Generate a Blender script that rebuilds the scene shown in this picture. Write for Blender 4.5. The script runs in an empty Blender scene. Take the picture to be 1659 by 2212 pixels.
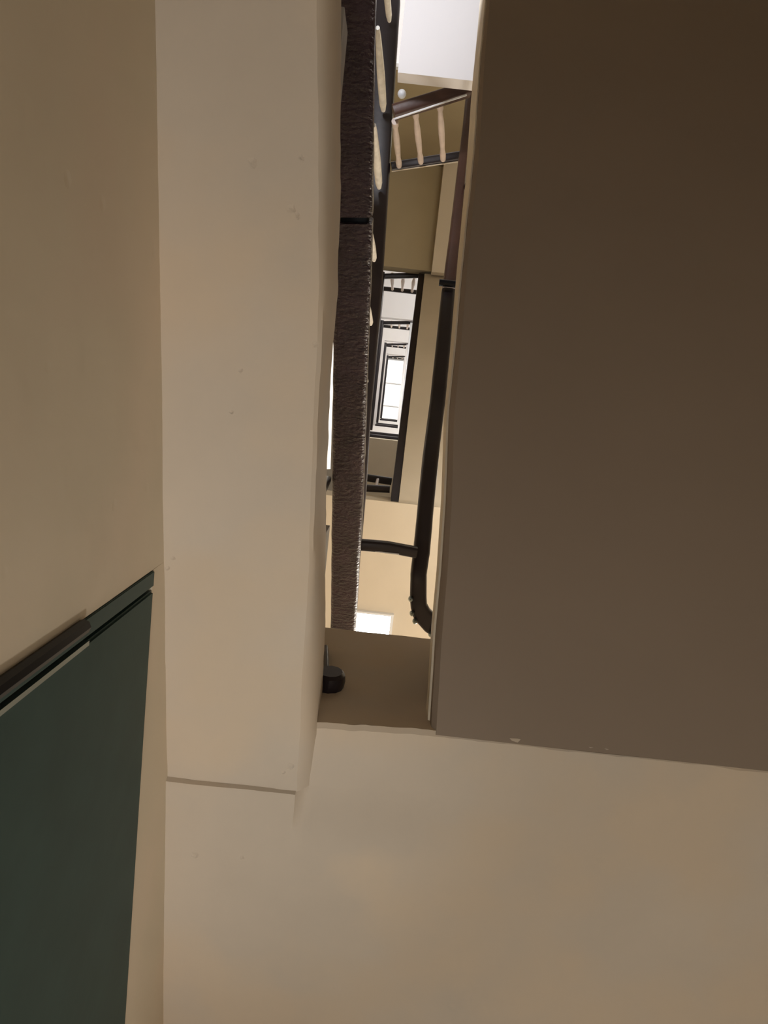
import bpy, bmesh, math, random
from mathutils import Vector, Matrix, noise

# ------------------------------------------------------------------ camera
# The stair axis is world Y (picture bottom = +Y), world Z is up, the lens sits at the origin
# 1.2 m above the ground floor, looking almost straight up the well.
F, CX, CY = 1600.0, 829.5, 1106.0
zc = Vector((20.5, 238.0, -F)).normalized()
yc = Vector((-1180.0, -10700.0, -1600.0)); yc -= yc.dot(zc)*zc; yc.normalize()
xc = yc.cross(zc)
M = Matrix((xc, yc, zc))
S = bpy.context.scene
cam_data = bpy.data.cameras.new('camera'); cam_data.lens = 36.0*F/2212.0; cam_data.sensor_width = 36.0
cam_data.clip_start = 0.01; cam_data.clip_end = 100
cam = bpy.data.objects.new('camera', cam_data); S.collection.objects.link(cam)
cam.matrix_world = M.to_4x4(); S.camera = cam
cam_data.dof.use_dof = False

# ------------------------------------------------------------------ world, light, exposure
S.view_settings.view_transform = 'Standard'; S.view_settings.look = 'None'
S.view_settings.exposure = 0.0; S.view_settings.gamma = 1.0
W = bpy.data.worlds.new('world'); S.world = W; W.use_nodes = True
W.node_tree.nodes['Background'].inputs[0].default_value = (0.80, 0.88, 1.0, 1)
W.node_tree.nodes['Background'].inputs[1].default_value = 1.5

def point_light(name, loc, power, col, rad=0.1):
    l = bpy.data.lights.new(name, 'POINT'); l.energy = power; l.color = col; l.shadow_soft_size = rad
    o = bpy.data.objects.new(name, l); S.collection.objects.link(o); o.location = loc; return o
LAMP_GROUND = point_light('hall_lamp', (-0.02, 1.25, -0.30), 7.0, (1.0, 0.97, 0.93), 0.12)
point_light('hall_fill', (0.0, 0.28, -0.75), 17.5, (1.0, 0.97, 0.93), 0.2)  # added fill below the lens, brightens the left soffit
point_light('stair_fill', (0.62, 1.35, 2.9), 50.0, (1.0, 0.92, 0.82), 0.12)  # added unseen fill, brightens the cream landing underside from below
point_light('landing_fill', (0.75, -1.6, 4.1), 9.0, (1.0, 0.90, 0.66), 0.12)  # added unseen fill for the floor one landing, no fixture
point_light('eye_fill', (0.75, 0.35, 4.3), 6.5, (1.0, 0.98, 0.92), 0.12)  # added unseen fill for the gallery spindles and right soffit
ww = bpy.data.lights.new('wall_fill', 'SPOT'); ww.energy = 20.0; ww.color = (1.0, 0.96, 0.90); ww.spot_size = math.radians(46); ww.spot_blend = 1.0; ww.shadow_soft_size = 0.06  # added unseen spot, brightens the cupboard wall near the door
wwo = bpy.data.objects.new('wall_fill', ww); S.collection.objects.link(wwo); wwo.location = (0.55, 0.95, -0.45)
wwo.rotation_euler = (Vector((0.55, 0.95, -0.45))-Vector((-0.24, 0.42, 0.60))).to_track_quat('Z', 'Y').to_euler()
up = bpy.data.lights.new('underside_fill', 'SPOT'); up.energy = 46.0; up.color = (0.95, 0.95, 1.0); up.spot_size = math.radians(100); up.spot_blend = 0.5; up.shadow_soft_size = 0.08  # added unseen spot from below, whitens the floor one landing underside
upo = bpy.data.objects.new('underside_fill', up); S.collection.objects.link(upo); upo.location = (-0.45, -1.50, 1.75)
upo.rotation_euler = Vector((-0.50, 0.0, -1.0)).to_track_quat('Z', 'Y').to_euler()
for k in range(2, 6):
    point_light('floor_fill', (0.75, -1.55, 4*k + 0.6), 60.0, (0.93, 0.95, 1.0), 0.15)  # added unseen fill on each upper floor
    if k > 2: point_light('half_fill', (0.6, 1.3, 4*k - 0.6 + 0.8), 45.0, (0.94, 0.96, 1.0), 0.15)  # added unseen fill on the upper half landings

def at(px, py, h=None, X=None, slope=None):
    """Sight line of a photo point, met with the level z=h, with the wall x=X or with the slope z=a+b*y."""
    r = M @ Vector((px-CX, -(py-CY), -F))
    if h is not None: return r*(h/r.z)
    if X is not None: return r*(X/r.x)
    a, b = slope; return r*(a/(r.z-b*r.y))

# ------------------------------------------------------------------ materials
def mat(name, col, rough=0.8, bump=0.0, scale=20.0, var=0.0, metal=0.0, emit=0.0, ecol=None,
        pits=0.0, brush=False, stain=None, spec=0.5, bd=0.004, craters=None):
    m = bpy.data.materials.new(name); m.use_nodes = True
    nt = m.node_tree; n = nt.nodes; L = nt.links; b = n['Principled BSDF']
    b.inputs['Base Color'].default_value = (*col, 1); b.inputs['Roughness'].default_value = rough
    b.inputs['Metallic'].default_value = metal
    b.inputs['Specular IOR Level'].default_value = spec
    tc = n.new('ShaderNodeTexCoord')
    def tex(sc, det=6, mapping=None):
        t = n.new('ShaderNodeTexNoise'); t.inputs['Scale'].default_value = sc; t.inputs['Detail'].default_value = det
        if mapping:
            mp = n.new('ShaderNodeMapping'); mp.inputs['Scale'].default_value = mapping
            mp.inputs['Rotation'].default_value = (0, 0, 0.35)
            L.new(tc.outputs['Object'], mp.inputs['Vector']); L.new(mp.outputs['Vector'], t.inputs['Vector'])
        else: L.new(tc.outputs['Object'], t.inputs['Vector'])
        return t
    if var:
        t = tex(scale*0.3, 4); r = n.new('ShaderNodeValToRGB')
        r.color_ramp.elements[0].position = 0.3; r.color_ramp.elements[1].position = 0.7
        r.color_ramp.elements[0].color = (*[c*(1-var) for c in col], 1)
        r.color_ramp.elements[1].color = (*[min(1, c*(1+var)) for c in col], 1)
        L.new(t.outputs['Fac'], r.inputs['Fac']); out = r.outputs['Color']
        if stain:
            t2 = tex(5.0, 3); r2 = n.new('ShaderNodeValToRGB')
            r2.color_ramp.elements[0].position = 0.45; r2.color_ramp.elements[1].position = 0.62
            r2.color_ramp.elements[0].color = (0, 0, 0, 1); r2.color_ramp.elements[1].color = (1, 1, 1, 1)
            L.new(t2.outputs['Fac'], r2.inputs['Fac'])
            mx = n.new('ShaderNodeMix'); mx.data_type = 'RGBA'
            L.new(r2.outputs['Color'], mx.inputs[0]); L.new(out, mx.inputs[6]); mx.inputs[7].default_value = (*stain, 1)
            out = mx.outputs[2]
        L.new(out, b.inputs['Base Color'])
    if bump:
        t = tex(scale, 8, (1.3, 2.4, 1) if brush else None)
        bp = n.new('ShaderNodeBump'); bp.inputs['Strength'].default_value = bump; bp.inputs['Distance'].default_value = bd
        L.new(t.outputs['Fac'], bp.inputs['Height']); last = bp
        if pits:
            v = n.new('ShaderNodeTexVoronoi'); v.inputs['Scale'].default_value = 16.0; v.inputs['Randomness'].default_value = 1.0
            L.new(tc.outputs['Object'], v.inputs['Vector'])
            r = n.new('ShaderNodeMapRange'); r.inputs[1].default_value = 0.0; r.inputs[2].default_value = 0.09
            L.new(v.outputs['Distance'], r.inputs[0])
            b2 = n.new('ShaderNodeBump'); b2.inputs['Strength'].default_value = pits; b2.inputs['Distance'].default_value = 0.003
            L.new(r.outputs[0], b2.inputs['Height']); L.new(bp.outputs['Normal'], b2.inputs['Normal']); last = b2
        if craters:
            acc = None
            for (p, r) in craters:
                vm = n.new('ShaderNodeVectorMath'); vm.operation = 'DISTANCE'; vm.inputs[1].default_value = p
                nv = n.new('ShaderNodeVectorMath'); nv.operation = 'ADD'
                sc = n.new('ShaderNodeVectorMath'); sc.operation = 'SCALE'; sc.inputs['Scale'].default_value = r*1.6
                tn = tex(160, 3); L.new(tn.outputs['Color'], sc.inputs[0]); L.new(sc.outputs[0], nv.inputs[0]); L.new(tc.outputs['Object'], nv.inputs[1])
                L.new(nv.outputs[0], vm.inputs[0]); vm.inputs[1].default_value = [c+r*0.8 for c in p]
                mr = n.new('ShaderNodeMapRange'); mr.interpolation_type = 'SMOOTHSTEP'; mr.inputs[1].default_value = 0; mr.inputs[2].default_value = r
                L.new(vm.outputs['Value'], mr.inputs[0])
                if acc is None: acc = mr.outputs[0]
                else:
                    mm = n.new('ShaderNodeMath'); mm.operation = 'MULTIPLY'; L.new(acc, mm.inputs[0]); L.new(mr.outputs[0], mm.inputs[1]); acc = mm.outputs[0]
            b3 = n.new('ShaderNodeBump'); b3.inputs['Strength'].default_value = 0.7; b3.inputs['Distance'].default_value = 0.0016
            L.new(acc, b3.inputs['Height']); L.new(last.outputs['Normal'], b3.inputs['Normal']); last = b3
        L.new(last.outputs['Normal'], b.inputs['Normal'])
    if emit:
        b.inputs['Emission Color'].default_value = (*(ecol or col), 1); b.inputs['Emission Strength'].default_value = emit
    return m

CR = [(tuple(at(px, py, slope=(0.713, 0.255))), r) for px, py, r in ((545, 352, .0045), (630, 452, .0042), (642, 466, .0035), (652, 340, .0035), (628, 1655, .005), (612, 1668, .003), (520, 800, .003), (682, 745, .004), (500, 890, .0025), (374, 1206, .003), (362, 1228, .003))]
CR += [(tuple(at(px, py, h=.845)), r) for px, py, r in ((735, 1672, .004), (420, 1850, .006), (522, 1855, .004), (370, 2090, .004))]
PLASTER = mat('beige_plaster', (0.56, 0.478, 0.385), 0.85, 0.30, 14, 0.05, pits=0.15, craters=CR, stain=(0.60, 0.49, 0.37), spec=0.2)
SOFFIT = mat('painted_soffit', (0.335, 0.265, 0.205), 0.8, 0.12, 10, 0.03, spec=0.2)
CREAM = mat('cream_plaster', (0.66, 0.58, 0.46), 0.8, 0.15, 10, 0.04, spec=0.2)
OLIVE = mat('dim_olive_plaster', (0.40, 0.33, 0.21), 0.85, 0.1, 10, 0.04, spec=0.2)  # dimness of the landing underside and end wall is put into this colour
WALLP = mat('ochre_wall_plaster', (0.64, 0.55, 0.42), 0.85, 0.35, 12, 0.05, pits=0.15, stain=(0.67, 0.56, 0.43), spec=0.2)
STRING = mat('lit_string_paint', (0.85, 0.76, 0.60), 0.6, 0.2, 30, 0.08)  # light on the string's side is put into this paler colour
WHITE = mat('white_plaster', (0.80, 0.79, 0.80), 0.8, 0.1, 10, 0.02, spec=0.2)
GREEN = mat('dark_green_paint', (0.026, 0.056, 0.050), 0.55, 0.04, 60, 0.10, spec=0.3)
GREEN_FRAME = mat('green_frame_paint', (0.034, 0.066, 0.060), 0.5, 0.04, 60, 0.06, spec=0.3)
IRON = mat('black_iron', (0.006, 0.008, 0.012), 0.35, metal=0.6)
STEEL = mat('worn_steel', (0.35, 0.40, 0.38), 0.3, metal=0.9)
RAIL = mat('brushed_brown_paint', (0.050, 0.028, 0.038), 0.27, 0.8, 70, 0.35, brush=True, bd=0.012)
WOOD = mat('brown_varnished_wood', (0.060, 0.026, 0.018), 0.4, 0.2, 40, 0.2)
DARK = mat('dark_varnished_wood', (0.014, 0.009, 0.012), 0.4, 0.1, 40, 0.2)
SPINDLE = mat('cream_spindle_paint', (0.62, 0.52, 0.46), 0.5, 0.3, 60, 0.10)
SPINDLE_WHITE = mat('white_spindle_paint', (0.82, 0.80, 0.74), 0.4, 0.5, 90, 0.12)
LED = mat('led_diffuser', (0.9, 0.95, 1.0), 0.4, emit=22.0, ecol=(0.84, 0.91, 1.0))
TUBE = mat('lit_tube', (1, 0.98, 0.93), 0.4, emit=0.95, ecol=(1.0, 0.95, 0.87))
PANE = mat('frosted_daylight_pane', (0.85, 0.85, 0.88), 0.5, emit=0.62, ecol=(0.93, 0.92, 1.0))
SKYPANE = mat('skylight_pane', (0.85, 0.87, 0.9), 0.5, emit=0.75, ecol=(1.0, 0.96, 0.92))
TILE = mat('terrazzo_floor', (0.30, 0.27, 0.24), 0.5, 0.05, 60, 0.2)
METALW = mat('white_metal', (0.75, 0.77, 0.80), 0.4)

# ------------------------------------------------------------------ helpers
def finish(bm, name, m, parent=None, smooth=True, kind=None, label=None, cat=None, group=None, jit=0.0, jf=9.0):
    bmesh.ops.remove_doubles(bm, verts=bm.verts, dist=1e-6)
    bmesh.ops.recalc_face_normals(bm, faces=bm.faces)
    if jit:
        for v in bm.verts:
            v.co += noise.noise_vector(v.co*jf)*jit + noise.noise_vector(v.co*jf*6)*jit*0.45
    if smooth:
        for f in bm.faces: f.smooth = True
        for e in bm.edges:
            if len(e.link_faces) == 2 and e.calc_face_angle(0) > 0.6: e.smooth = False
    me = bpy.data.meshes.new(name); bm.to_mesh(me); bm.free(); me.materials.append(m)
    o = bpy.data.objects.new(name, me); S.collection.objects.link(o)
    if parent: o.parent = parent
    if kind: o['kind'] = kind
    if label: o['label'] = label
    if cat: o['category'] = cat
    if group: o['group'] = group
    return o

def empty(name, loc, label, cat, group=None):
    o = bpy.data.objects.new(name, None); S.collection.objects.link(o); o['label'] = label; o['category'] = cat
    if group: o['group'] = group
    o.empty_display_size = 0.05
    return o

def box(bm, x0, x1, y0, y1, z0, z1, bev=0.0):
    g = bmesh.ops.create_cube(bm, size=1)['verts']
    for v in g: v.co = Vector(((x0+x1)/2+v.co.x*(x1-x0), (y0+y1)/2+v.co.y*(y1-y0), (z0+z1)/2+v.co.z*(z1-z0)))
    if bev:
        es = list({e for v in g for e in v.link_edges})
        bmesh.ops.bevel(bm, geom=es, offset=bev, segments=2, affect='EDGES')
def boxo(name, m, dims, parent=None, bev=0.0, **k):
    bm = bmesh.new(); box(bm, *dims, bev=bev); return finish(bm, name, m, parent, **k)

def loft(bm, rings, cap=True):
    vs = [[bm.verts.new(p) for p in r] for r in rings]; n = len(rings[0])
    for a, b in zip(vs, vs[1:]):
        for i in range(n): bm.faces.new((a[i], a[(i+1) % n], b[(i+1) % n], b[i]))
    if cap: bm.faces.new(vs[0][::-1]); bm.faces.new(vs[-1])

def sweep(bm, path, prof, up=Vector((0, 0, 1))):
    """Sweep a closed 2-D profile [(side, up)] along a path; sections stay upright."""
    rings = []
    for i, p in enumerate(path):
        t = (path[min(i+1, len(path)-1)] - path[max(i-1, 0)]).normalized()
        s = t.cross(up)
        s = s.normalized() if s.length > 1e-4 else Vector((1, 0, 0))
        u = s.cross(t).normalized()
        rings.append([p + s*a + u*b for a, b in prof])
    loft(bm, rings)
def rail_profile(w, h, n=3):
    r = min(w, h)*0.28; out = []
    for cx, cy, a0 in ((w/2-r, h/2-r, 0), (-w/2+r, h/2-r, 90), (-w/2+r, -h/2+r, 180), (w/2-r, -h/2+r, 270)):
        for k in range(n+1):
            a = math.radians(a0+90*k/n); out.append((cx+r*math.cos(a), cy+r*math.sin(a)))
    return out
def fine(pts, step=0.03):
    out = []
    for a, b in zip(pts, pts[1:]):
        n = max(1, int((b-a).length/step)); out += [a.lerp(b, k/n) for k in range(n)]
    return out+[pts[-1]]
def rail(name, m, pts, w, h, parent=None, step=0.05, **k):
    bm = bmesh.new(); sweep(bm, fine([Vector(p) for p in pts], step), rail_profile(w, h)); return finish(bm, name, m, parent, **k)
def spindle(name, m, p, z1, r, parent, turned=True, **k):
    """A turned baluster standing at p and reaching z1."""
    bm = bmesh.new(); H = z1-p.z; rings = []
    prof = [(0, 1.1), (.06, 1.1), (.09, .7), (.16, 1.0), (.35, 1.35), (.55, 1.1), (.78, .75), (.86, .95), (.9, .7), (.94, 1.0), (1, 1.0)] if turned else [(0, 1), (1, 1)]
    for t, s in prof:
        rings.append([Vector((p.x+r*s*math.cos(a*math.pi/6), p.y+r*s*math.sin(a*math.pi/6), p.z+H*t)) for a in range(12)])
    loft(bm, rings); return finish(bm, name, m, parent, **k)

# ================================================================== STRUCTURE
FLOOR = -1.2; XW = 1.12; YF, YB = -2.0, 2.1; WL = -0.222
TOP = 23.4
boxo('floor', TILE, (-XW-.1, XW+.1, YF-.1, YB+.1, FLOOR-.15, FLOOR), kind='structure')
# upper well walls
boxo('wall_right', CREAM, (XW, XW+.15, YF-.15, YB+.15, FLOOR, TOP), kind='structure')
boxo('wall_left', CREAM, (-XW-.15, -XW, YF-.15, YB+.15, FLOOR, TOP), kind='structure')
boxo('wall_back', CREAM, (-XW, XW, YB, YB+.15, FLOOR, TOP), kind='structure')
boxo('wall_front', OLIVE, (-XW, XW, YF-.15, YF, FLOOR, TOP), kind='structure')
# roof with skylight opening
bm = bmesh.new()
box(bm, -XW, XW, YF, -1.3, TOP-.2, TOP); box(bm, -XW, XW, .9, YB, TOP-.2, TOP)
box(bm, -XW, -.5, -1.3, .9, TOP-.2, TOP); box(bm, .5, XW, -1.3, .9, TOP-.2, TOP)
finish(bm, 'ceiling', WHITE, kind='structure')
sk = boxo('window_1', SKYPANE, (-.5, .5, -1.3, .9, TOP-.06, TOP-.03), kind='structure')
bm = bmesh.new()
for y in (-1.28, -.55, .15, .88): box(bm, -.5, .5, y-.02, y+.02, TOP-.1, TOP-.05)
for x in (-.48, .48): box(bm, x-.02, x+.02, -1.3, .9, TOP-.1, TOP-.05)
finish(bm, 'window_frame', METALW, sk)

# cupboard wall on the left under the first flight
ZD = 0.727                                  # door head
YD0 = at(325, 1235, X=WL).y; DOOR_END = 1.02
def zleft(y): return 0.713 + 0.255*y if y < 0.47 else 0.833
def sm(v, a, b):
    t = max(0.0, min(1.0, (v-a)/(b-a))); return t*t*(3-2*t)
def ceil_z(x, y):
    zl = 0.827 + 0.19*max(0, y-0.477) + 0.012*sm(-y, -.477, -.470)
    zr = 0.846 + 0.013*sm(x, -.06, .10) + 0.05*max(0, y-0.40)
    k = sm(y, .474, .570)
    return zl + (zr-zl)*((1-k)*sm(x, -.066, -.056) + k*sm(x, -.08, .30))
bm = bmesh.new()
N = 90
ys = [YF + (DOOR_END-YF)*i/N for i in range(N+1)]
def wall_top(y): return (zleft(y) if y < 0.47 else ceil_z(WL, y)) + 0.05
# wall face with the door opening: strip above the head, the part before the jamb, the part behind
def wall_piece(bm, y0, y1, z0, ztop, n, m_):
    rings = []
    for i in range(n+1):
        y = y0+(y1-y0)*i/n; zt = ztop(y)
        front = [Vector((WL, y, z0+(zt-z0)*j/m_)) for j in range(m_+1)]
        back = [Vector((WL-.12, y, zt)), Vector((WL-.12, y, z0))]
        rings.append(front+back)
    loft(bm, rings)
wall_piece(bm, YF, YD0, FLOOR, wall_top, 60, 40)
wall_piece(bm, YD0, DOOR_END, ZD, wall_top, 30, 4)
wall_piece(bm, DOOR_END, YB, FLOOR, wall_top, 8, 8)
finish(bm, 'wall_cupboard', WALLP, kind='structure', jit=0.0012, jf=6)

# door: lining, leaf, hinges, weather strip
d = boxo('door_1', GREEN, (WL-.050, WL+.0015, YD0+.0215, DOOR_END-.001, FLOOR+.01, ZD-.0005), kind='structure', bev=0.002)
bm = bmesh.new()
box(bm, WL-.06, WL+.0015, YD0+.001, YD0+.017, FLOOR, ZD-.0005, bev=.0008)
finish(bm, 'door_frame', GREEN_FRAME, d)
for z in (0.46, -0.2, -0.9):
    bm = bmesh.new(); c = Vector((WL+.003, YD0+.004, z-.09))
    loft(bm, [[c+Vector((.006*math.cos(a*.785), .006*math.sin(a*.785), h)) for a in range(8)] for h in (0, .06, .061, .12, .121, .18)])
    finish(bm, 'hinge', IRON, d)
boxo('weather_strip', STEEL, (WL-.008, WL+.0022, YD0+.0205, YD0+.0245, 0.385, 0.565), d)
boxo('hinge_plate', IRON, (WL-.008, WL+.0035, YD0+.002, YD0+.030, 0.20, 0.378), d, bev=.001)

# ================================================================== GROUND STAIRS (nearest plaster)
def slab_loft(name, m, ys, under, over, parent=None, jit=0.0, jf=9, **k):
    """under(y) -> list of points of the lower surface across x; over(y) -> closing upper points."""
    bm = bmesh.new(); loft(bm, [under(y)+over(y) for y in ys]); return finish(bm, name, m, parent, jit=jit, jf=jf, **k)

# --- first flight on the left: plastered soffit with a chipped, rounded arris
edge_px = [(694, -150), (695, 0), (696, 200), (698, 400), (698, 600), (692, 800), (683, 1000), (676, 1200), (664, 1400), (654, 1600), (650, 1705)]
out_px = [(726, -150), (725, 0), (724, 200), (722, 400), (718, 600), (706, 715), (697, 900), (691, 1010), (690, 1200), (688, 1400), (682, 1590), (680, 1705)]
def polyx(pxs, dz):
    pts = [at(px, py, slope=(0.713+dz, 0.255)) for px, py in pxs]
    def f(y):
        for a, b in zip(pts, pts[1:]):
            if a.y <= y <= b.y: return a.x+(b.x-a.x)*(y-a.y)/(b.y-a.y)
        return pts[0].x if y < pts[0].y else pts[-1].x
    return f
xe = polyx(edge_px, 0.0); xo = polyx(out_px, 0.03)
def under_left(y):
    z = zleft(y); a = xe(y)
    n = 26; pts = [Vector((-XW+.004, y, z))] + [Vector((WL-.05+(a-.004-(WL-.05))*i/n, y, z)) for i in range(n+1)]
    b = xo(y)
    pts += [Vector((a, y, z+.004)), Vector((a+(b-a)*.5, y, z+.014)), Vector((b, y, z+.03))]
    return pts
yl = [YF + .004 + (-.554-YF)*i/10 for i in range(10)] + [-.55+1.024*i/120 for i in range(121)]
first = empty('stair_flight', (0, 0, 0), 'narrow beige plastered stair soffit against the cupboard wall, left of the slit', 'stairs')
slab_loft('soffit', PLASTER, yl, under_left, lambda y: [Vector((xo(y)-.002, y, zleft(y)+.13)), Vector((-XW+.004, y, zleft(y)+.13))], first, jit=0.0016, jf=11)
# chipped pits in the soffit
# steps on top of it
bm = bmesh.new()
for i in range(7):
    y1 = .44 - .27*i; z = zleft(y1-.13)+.125
    box(bm, -XW+.01, xo(y1-.13)-.012, y1-.27, y1, z, z+.05)
finish(bm, 'tread', TILE, first)

# --- half landing: its underside is the low ceiling at the bottom of the picture
YL = 0.392; LT = 1.222
def landing_front(x): return YL
def under_landing():
    bm = bmesh.new()
    xs = [-XW+.004, -.8, -.4] + [-.26+ (1.36-.0)*i/110*.56 for i in range(111)] + [.7, .9, XW-.004]
    cols = []
    for x in xs:
        f = landing_front(x); yy = sorted([f + 0.006, .470, .4735, .477] + [f+.012 + (1.35-f)*(j/60)**1.2 for j in range(1, 61)]) + [1.7, YB-.004]
        wob = noise.noise(Vector((x*22, 3, 1)))*0.0022 + noise.noise(Vector((x*70, 9, 1)))*0.0011
        col = [Vector((x, f, LT)), Vector((x, f, (LT+.9)/2)), Vector((x, f+wob, ceil_z(x, f)+.004))] + [Vector((x, y+ (wob if j == 0 else 0), ceil_z(x, y))) for j, y in enumerate(yy)] + [Vector((x, YB-.004, LT))]
        cols.append(col)
    loft(bm, cols); return bm
half = empty('stair_landing', (0, 0, 0), 'low beige plastered half landing filling the bottom of the view', 'landing')
finish(under_landing(), 'landing_slab', PLASTER, half, jit=0.0012, jf=9)

# --- second flight on the right: dark smooth soffit climbing away over the camera
RA, RB = 1.168, -0.78      # z = RA + RB*y
def zr(y): return RA + RB*y - 0.0
rpx = [(1062, -120), (1053, 0), (1042, 120), (1028, 330), (1010, 500), (997, 640), (987, 760), (973, 900), (966, 1100), (956, 1250), (943, 1400), (932, 1586)]
rpts = [at(px, py, slope=(RA, RB)) for px, py in rpx]
def xr(y):
    for a, b in zip(rpts, rpts[1:]):
        if a.y <= y <= b.y: return a.x+(b.x-a.x)*(y-a.y)/(b.y-a.y)
    return rpts[0].x if y < rpts[0].y else rpts[-1].x
def th(y): return .07 + .13*sm(-y, -.39, .9)
def under_right(y):
    z = zr(y); a = xr(y); n = 10
    return [Vector((a-.001, y, z+th(y)-.035)), Vector((a, y, z+.01)), Vector((a+.006, y, z))] + [Vector((a+.01+(XW-.004-a-.01)*(i/n), y, z)) for i in range(n+1)]
yr = [YL+.004 - (YL+1.25)*i/70 for i in range(71)]
second = empty('stair_flight', (0, 0, 0), 'wide dark brown stair soffit rising over the right of the view', 'stairs')
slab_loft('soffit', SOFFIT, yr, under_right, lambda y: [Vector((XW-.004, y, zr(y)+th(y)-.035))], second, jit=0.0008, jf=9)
# outer string of that flight, its lit side put into a paler colour
bm = bmesh.new()
loft(bm, [[Vector((xr(y)-.0035, y, zr(y)+.028)), Vector((xr(y)-.0035, y, zr(y)+th(y))), Vector((xr(y)+.02, y, zr(y)+th(y))), Vector((xr(y)+.02, y, zr(y)+th(y)-.034)), Vector((xr(y)-.0005, y, zr(y)+th(y)-.034)), Vector((xr(y)-.0005, y, zr(y)+.028))] for y in yr])
finish(bm, 'outer_string', STRING, second, label='pale cream lit string edge', jit=.0006)
bm = bmesh.new()
for i in range(7):
    y1 = YL-.02-.225*i; box(bm, xr(y1-.1)+.03, XW-.01, y1-.225, y1, zr(y1-.225)+th(y1-.225)-.03, zr(y1-.225)+th(y1-.225)+.02)
finish(bm, 'tread', TILE, second)

# ================================================================== HANDRAILS NEAR THE LENS
# heavy left handrail of the first flight
def lr(px, py): return at(px, py, slope=(1.547, 0.60))
g = empty('stair_handrail', (0, 0, 0), 'broad dark brown brush-textured handrail running down the left side of the slit', 'handrail')
def left_rail(name, ya, yb):
    L_ = [(729, -120), (726, 0), (724, 200), (722, 470), (720, 600), (718, 800), (717, 1000), (716, 1100), (714, 1300), (712, 1420)]
    R_ = [(812, -120), (810, 0), (806, 200), (804, 470), (801, 600), (793, 800), (787, 1000), (783, 1100), (772, 1300), (764, 1420)]
    def itp(T, y):
        for (x0, y0), (x1, y1) in zip(T, T[1:]):
            if y0 <= y <= y1: return x0+(x1-x0)*(y-y0)/(y1-y0)
    rings = []; n = max(4, int((yb-ya)/18))
    for i in range(n+1):
        py = ya+(yb-ya)*i/n; a = lr(itp(L_, py), py); b = lr(itp(R_, py), py); ax = (b-a); w = ax.length; s = ax.normalized(); u = Vector((0, -.514, .857))
        c = (a+b)/2+u*.02
        rings.append([c+s*p+u*q for p, q in rail_profile(w, .042, 4)])
    bm = bmesh.new(); loft(bm, rings); return finish(bm, name, RAIL, g, jit=.0010, jf=30)
left_rail('rail_section', -115, 470); left_rail('rail_section', 484, 1415)
a = lr(728, 477); b = lr(800, 477)
bm = bmesh.new(); c = (a+b)/2 + Vector((0, -.514, .857))*.022
rings = []
for t in (-.018, .018):
    rings.append([c+Vector((0, .857, .514))*t+Vector((1, 0, 0))*p+Vector((0, -.514, .857))*q for p, q in rail_profile(.052, .026, 2)])
loft(bm, rings); finish(bm, 'joint_pin', IRON, g)
# iron balusters carrying it, standing on the first flight
for yb in (.195,):
    top = at(709, 1035, slope=(1.565, .6)); xb = xo(yb)-.04
    rail('baluster', IRON, [(xb, top.y, zleft(top.y)+.12), tuple(top)], .014, .014, g, step=.2)

# drop end of the rail, fixed to the landing face
c = at(713, 1468, slope=(0.0, 1/.30)); c = at(713, 1468, h=c.z)
c = at(713, 1468, h=1.0); c = c*((YL-.010)/c.y)
bm = bmesh.new(); rings = []
for t, r in ((-.012, .017), (-.008, .021), (0, .022), (.012, .020), (.016, .017)):
    rings.append([Vector((c.x+r*.95*math.cos(a*.524), c.y+t, c.z+r*1.25*math.sin(a*.524))) for a in range(12)])
loft(bm, rings); finish(bm, 'rail_drop', DARK, g)
c2 = at(703, 1400, h=1.0); c2 = c2*((YL-.006)/c2.y)
rail('rail_strap', DARK, [c2, c+Vector((-.006, 0, .01))], .010, .008, g)

# right handrail of the second flight
def rr(px, py, z): return at(px, py, h=z)
g2 = empty('stair_handrail', (0, 0, 0), 'slim dark brown handrail rising along the right side of the slit to its curled end', 'handrail')
RP = [(952, 1368, 1.985, .046), (932, 1352, 1.985, .052), (912, 1330, 1.985, .052), (905, 1312, 1.985, .046), (904, 1290, 1.99, .046), (905, 1240, 2.0, .045), (912, 1190, 2.03, .046), (922, 1080, 2.16, .047), (932, 980, 2.27, .049), (947, 860, 2.42, .049), (957, 760, 2.53, .049), (970, 622, 2.68, .048)]
RP2 = [(972, 612, 2.70, .048), (985, 500, 2.83, .042), (999, 360, 3.0, .034), (1011, 260, 3.12, .034), (1021, 165, 3.24, .036), (1029, 60, 3.36, .03), (1031, 42, 3.38, .02)]
def right_rail(P_):
    pts = []
    for (x0, y0, z0, w0), (x1, y1, z1, w1) in zip(P_, P_[1:]):
        for k in range(4): t = k/4; pts.append((rr(x0+(x1-x0)*t, y0+(y1-y0)*t, z0+(z1-z0)*t), w0+(w1-w0)*t))
    pts.append((rr(*P_[-1][:3]), P_[-1][3])); rings = []
    for i, (p, w) in enumerate(pts):
        t = (pts[min(i+1, len(pts)-1)][0]-pts[max(i-1, 0)][0]).normalized(); s = t.cross(Vector((0, 0, 1))).normalized(); u = s.cross(t)
        rings.append([p+s*a+u*(b+.02) for a, b in rail_profile(w, .042)])
    bm = bmesh.new(); loft(bm, rings); return finish(bm, 'rail_section', DARK if P_ is RP else WOOD, g2, jit=.0006, jf=20)
right_rail(RP); right_rail(RP2)
c = rr(966, 612, 2.66)
bm = bmesh.new(); loft(bm, [[c+Vector((x*1.0, .012*math.cos(a*.785), .012*math.sin(a*.785))) for a in range(8)] for x in (-.028, .03)])
finish(bm, 'bracket', IRON, g2)
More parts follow.
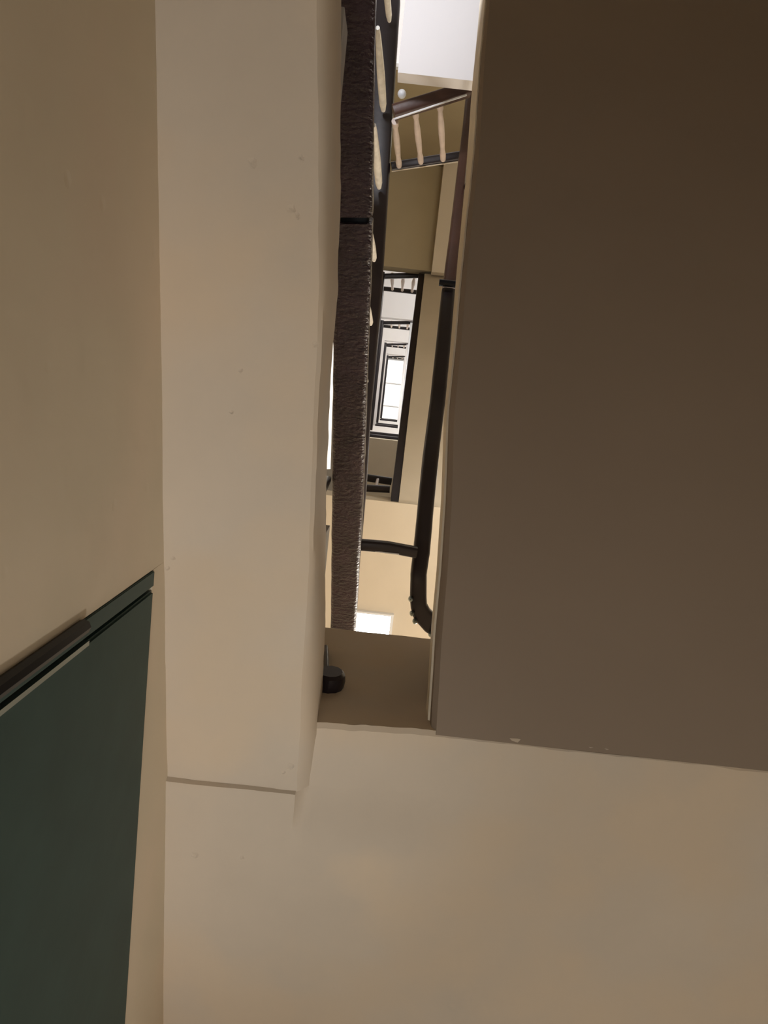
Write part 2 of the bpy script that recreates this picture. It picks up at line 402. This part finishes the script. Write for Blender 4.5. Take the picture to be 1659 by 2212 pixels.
for px, py, z in ((887, 1294, 1.98), (890, 1325, 1.98), (896, 1342, 1.98), (930, 1370, 1.97)):  # steel beads stand in for bright highlights on the rail end
    bm = bmesh.new(); c = rr(px, py, z); bmesh.ops.create_uvsphere(bm, u_segments=10, v_segments=6, radius=.007)
    for v in bm.verts: v.co = v.co*1.0+c; v.co.z += (v.co.z-c.z)*1.5
    finish(bm, 'glint_bead', STEEL, g2)
for py, px, z in ((400, 1000, 2.95),):
    p = rr(px, py, z); zb = zr(p.y)+th(p.y)
    rail('baluster', DARK, [(p.x+.012, p.y, zb), (p.x+.012, p.y, p.z+.01)], .012, .012, g2, step=.4)

# cross rail of the half landing, seen as the dark bar low in the slit
g3 = empty('landing_rail', (0, 0, 0), 'dark bar crossing the lower slit above the half landing', 'railing')
rail('top_rail', DARK, [rr(772, 1176, 1.97), rr(785, 1177, 1.97), rr(835, 1181, 1.98), rr(899, 1193, 1.99)], .030, .034, g3, jit=.0004)
rail('metal_edge', METALW, [rr(786, 1187, 1.965), rr(835, 1194, 1.965), rr(862, 1197, 1.968)], .0035, .006, g3)

# ================================================================== FLOOR ONE
Z1 = 2.86
Y1S = at(935, 165, h=Z1-.14).y
fl = empty('stair_landing', (0, 0, 0), 'bright white landing underside at the top end of the slit', 'landing')
boxo('landing_slab', WHITE, (at(867, 80, h=Z1-.14).x, XW-.004, YF+.004, Y1S, Z1-.14, Z1-.06), fl)
gal = empty('stair_gallery', (0, 0, 0), 'plain pale gallery underside behind the white tube light, left of the broad handrail', 'gallery')
boxo('gallery_slab', CREAM, (-XW, -.262, -1.18, .34, Z1-.25, Z1-.06), gal)
# balustrade of the first floor landing (three pinkish spindles)
b1 = empty('landing_balustrade', (0, 0, 0), 'brown balustrade with pale pink spindles across the top of the slit', 'railing')
A = at(850, 243, h=Z1); B = at(1012, 193, h=Z1)
rail('base_rail', WOOD, [A, B], .046, .06, b1, jit=.0006)
rail('pale_edge', METALW, [at(852, 257, h=Z1-.03), at(1008, 205, h=Z1-.03)], .006, .006, b1)
C_ = at(846, 361, h=3.6); D_ = at(996, 337, h=3.6)
rail('top_rail', DARK, [C_, D_], .040, .04, b1)
rail('moulding', CREAM, [at(846, 370, h=3.59), at(992, 349, h=3.59)], .005, .005, b1)
for (x0, y0, x1, y1) in ((853, 262, 862, 358), (897, 240, 909, 350), (950, 222, 957, 344)):
    p = at(x0, y0, h=Z1+.02); q = at(x1, y1, h=3.56)
    bm = bmesh.new(); rings = []
    for t, s in ((0, 1), (.08, 1), (.12, .7), (.3, 1.0), (.5, 1.05), (.8, .8), (.9, 1.1), (1, 1)):
        c = p.lerp(q, t); r = .0125*s; rings.append([c+Vector((r*math.cos(a*.524), r*math.sin(a*.524), 0)) for a in range(12)])
    loft(bm, rings); finish(bm, 'spindle', SPINDLE, b1)
# small round knob beside the base rail
bm = bmesh.new(); bmesh.ops.create_uvsphere(bm, u_segments=14, v_segments=8, radius=.016)
c = at(868, 203, h=2.9)
for v in bm.verts: v.co += c
finish(bm, 'knob', METALW, b1)

# left gallery balustrade: dark rail with cream spindles catching the light
b2 = empty('gallery_balustrade', (0, 0, 0), 'dark gallery rail with lit cream spindles, right of the broad handrail', 'railing')
RG = [(852, -150), (856, 0), (846, 150), (838, 300), (828, 450), (818, 600), (811, 750), (798, 900), (789, 1050), (776, 1200)]
LG = [(800, -150), (800, 0), (800, 150), (800, 300), (798, 450), (795, 600), (785, 750), (778, 900), (772, 1050), (760, 1200)]
RG = [(x+ (9 if y < 700 else 3), y) for x, y in RG]
rings = []
for (xa, y0), (xb, _) in zip(LG, RG):
    a = at(xa, y0, h=3.6); b = at(xb, y0, h=3.6); c = (a+b)/2; w = b.x-a.x
    rings.append([Vector((c.x+p, c.y, c.z+.02+q)) for p, q in rail_profile(w, .05)])
bm = bmesh.new(); loft(bm, rings); finish(bm, 'top_rail', DARK, b2, jit=.0008)
rings = []
for (xa, y0) in LG:
    a = at(xa-9, y0, h=Z1); rings.append([Vector((a.x+p, a.y, a.z+q)) for p, q in rail_profile(.045, .09)])
bm = bmesh.new(); loft(bm, rings); finish(bm, 'base_rail', DARK, b2)
for x0, y0, x1, y1, r in ((826, -120, 841, 45, .014), (816, 60, 828, 238, .0165), (808, 270, 819, 405, .0165), (800, 498, 808, 562, .014), (791, 645, 801, 700, .013), (785, 805, 792, 825, .010), (777, 925, 783, 945, .012), (774, 1030, 774, 1075, .010)):
    p = at(x0, y0, h=Z1+.03); q = at(x1, y1, h=3.55 if y0 < 480 else (Z1+.03)*1.2)
    bm = bmesh.new(); rings = []
    for t, s in ((0, .45), (.1, .65), (.3, .85), (.5, 1.0), (.75, 1.0), (.9, .95), (1, .6)):
        c = p.lerp(q, t); rings.append([c+Vector((r*s*math.cos(a*.524), r*s*math.sin(a*.524), 0)) for a in range(12)])
    loft(bm, rings); finish(bm, 'spindle', SPINDLE_WHITE, b2)

# white tube light under the gallery
tb = empty('tube_light', (0, 0, 0), 'long white lit tube showing in the gap left of the broad handrail', 'light')
p0 = at(704, 712, h=2.55); p1 = at(695, 1012, h=2.55)
bm = bmesh.new(); sweep(bm, fine([p0, p1], .05), [(.03*math.cos(a*.393), .022*math.sin(a*.393)) for a in range(16)]); finish(bm, 'tube', TUBE, tb)
boxo('housing', METALW, (min(p0.x, p1.x)-.05, max(p0.x, p1.x)+.01, p0.y-.03, p1.y+.015, 2.572, 2.61), tb)

# window on the end wall of floor one
w = boxo('window_2', PANE, (-.42, .40, YF+.01, YF+.03, 3.3, 4.72), kind='structure')
bm = bmesh.new()
for z in (3.27, 4.74): box(bm, -.45, .43, YF, YF+.05, z-.02, z+.02)
for x in (-.44, .42): box(bm, x-.02, x+.02, YF, YF+.05, 3.27, 4.74)
finish(bm, 'window_frame', METALW, w)

# ================================================================== HALF LANDING TWO, square lamp
Z2 = 4.86; Y2 = at(850, 1068, h=4.62).y
h2 = empty('stair_landing', (0, 0, 0), 'warm lit cream landing underside behind the square lamp', 'landing')
boxo('landing_slab', CREAM, (-XW, XW, Y2+.05, YB, Z2-.24, Z2), h2)
b3 = empty('landing_balustrade', (0, 0, 0), 'short double dark rail above the cream landing, mid slit', 'railing')
rail('base_rail', DARK, [at(787, 1054, h=Z2+.05), at(842, 1057, h=Z2+.05)], .045, .06, b3)
rail('top_rail', DARK, [at(787, 1031, h=5.55), at(846, 1040, h=5.55)], .055, .05, b3)
for x0, y0, x1, y1 in ((812, 1053, 816, 1036),):
    rail('spindle', SPINDLE, [at(x0, y0, h=Z2+.08), at(x1, y1, h=5.5)], .02, .02, b3, step=1)
lp = empty('ceiling_lamp', (0, 0, 0), 'square glaring white panel lamp on the landing underside at slit bottom', 'lamp')
p = at(752, 1320, h=4.6); q = at(838, 1384, h=4.6)
boxo('diffuser', LED, (p.x, q.x, p.y, q.y, 4.585, 4.60), lp)
bm = bmesh.new()
for i, (x0, x1, y0, y1) in enumerate(((p.x-.012, p.x, p.y-.012, q.y+.012), (q.x, q.x+.018, p.y-.012, q.y+.012), (p.x, q.x, p.y-.012, p.y), (p.x, q.x, q.y, q.y+.012))):
    box(bm, x0, x1, y0, y1, 4.578, 4.62)
finish(bm, 'lamp_frame', METALW, lp)

# ================================================================== UPPER FLOORS
names = {2: 'second', 3: 'third', 4: 'fourth', 5: 'topmost'}
looks = {2: 'first bright opening above the olive soffit', 3: 'second nested opening counted from below', 4: 'third nested opening counted from below', 5: 'smallest nested opening at the top of the well'}
XL = {2: -.215, 3: -.275, 4: -.27, 5: -.26}; XR = {2: .118, 3: .135, 4: .15, 5: .16}
for k in range(2, 6):
    zf = Z1+4*(k-1); zh = zf-2.0; vb = Y2 if k == 2 else .44; vt = -1.12
    under = OLIVE if k == 2 else WHITE
    L_ = looks[k]
    t = empty('stair_landing', (0, 0, 0), 'end landing slab of the %s' % L_, 'landing')
    boxo('landing_slab', under, (-XW+.004, XW-.004, YF+.004, at(870, 579, h=zf-.25).y if k == 2 else vt-.03, zf-.25, zf-.03), t)
    if k == 2:
        boxo('beam', CREAM, (.20, XW-.004, YF+.004, vt+.01, zf-.40, zf-.25), t)
    t = empty('stair_gallery', (0, 0, 0), 'left side gallery slab of the %s' % L_, 'gallery')
    boxo('gallery_slab', WHITE, (-XW, XL[k]-.03, vt-.03, .9, zf-.25, zf-.03), t)
    if k > 2:
        t = empty('stair_landing', (0, 0, 0), 'near end slab just below the %s' % L_, 'landing')
        boxo('landing_slab', CREAM if k == 3 else WHITE, (-XW, XW, vb, YB, zh-.25, zh-.03), t)
    # right flight
    t = empty('stair_flight', (0, 0, 0), 'right hand stairs up to the %s' % L_, 'stairs')
    yb_, yt_ = vb+.05, vt
    xb_ = (at(852, 1075, h=4.62).x if k == 2 else XR[k]-.01)
    bm = bmesh.new(); loft(bm, [[Vector((x_, y_, z_-.22)), Vector((XW-.004, y_, z_-.22)), Vector((XW-.004, y_, z_-.03)), Vector((x_, y_, z_-.03))] for x_, y_, z_ in ((xb_+.03, yb_, zh), (XR[k]+.03, yt_, zf))])
    finish(bm, 'soffit', CREAM if k == 2 else WHITE, t)
    bm = bmesh.new(); loft(bm, [[Vector((x_-.02, y_, z_-.20)), Vector((x_+.028, y_, z_-.20)), Vector((x_+.028, y_, z_+.05)), Vector((x_-.02, y_, z_+.05))] for x_, y_, z_ in ((xb_, yb_, zh), (XR[k], yt_, zf))])
    finish(bm, 'outer_string', DARK if k == 2 else (METALW if k == 3 else WHITE), t)
    # rails round the eye
    t = empty('stair_balustrade', (0, 0, 0), 'dark balustrade with spindles round the %s' % L_, 'railing')
    zr_ = zf+(.92 if k == 2 else .74); s = 1 if k < 4 else .8
    dl = .02 if k == 2 else .0
    rail('base_rail', DARK, [(XL[k]-.02, vt+.03, zf), (XR[k]+.02, vt-.02, zf)], .045*s, .055*s, t, step=1)
    rail('top_rail', DARK, [(XL[k]-.02, vt, zr_), (XR[k]+.02, vt, zr_)], .042*s, .05, t, step=1)
    rail('left_rail', DARK, [(XL[k]-.03, vt, zr_), (XL[k]-.03, .42, zr_)], .05, .06, t, step=1)
    rail('left_base', DARK, [(XL[k]-.01, vt, zf-.02), (XL[k]-.01, .44, zf-.02)], .05, .12, t, step=1)
    rail('right_rail', DARK, [(xb_+.015, yb_, zh+.74), (XR[k]+.03, yt_, zr_)], .035, .05, t, step=1)
    if k > 2:
        rail('near_base', DARK, [(XL[k], vb-.01, zh), (XR[k], vb-.01, zh)], .05, .10, t, step=1)
        rail('near_rail', DARK, [(XL[k], vb-.01, zh+.74), (XR[k], vb-.01, zh+.74)], .05, .06, t, step=1)
    for i in range(3):
        x = XL[k]+.08+.10*i if k == 2 else XL[k]+.12+.12*i
        spindle('spindle', SPINDLE, Vector((x, vt, zf)), zr_, .014, t)

def added_window(n, z0):  # added glowing panes that brighten the upper floors
    w = boxo('window_%d' % n, SKYPANE, (-.30, .85, YF+.005, YF+.03, z0, z0+1.5), kind='structure')
    bm = bmesh.new()
    for z in (z0, z0+1.5): box(bm, -.33, .88, YF, YF+.05, z-.03, z+.03)
    for x in (-.32, .28, .87): box(bm, x-.03, x+.03, YF, YF+.05, z0, z0+1.5)
    finish(bm, 'window_frame', METALW, w)
for k in range(2, 6): added_window(k+1, Z1+4*(k-1)+.9)
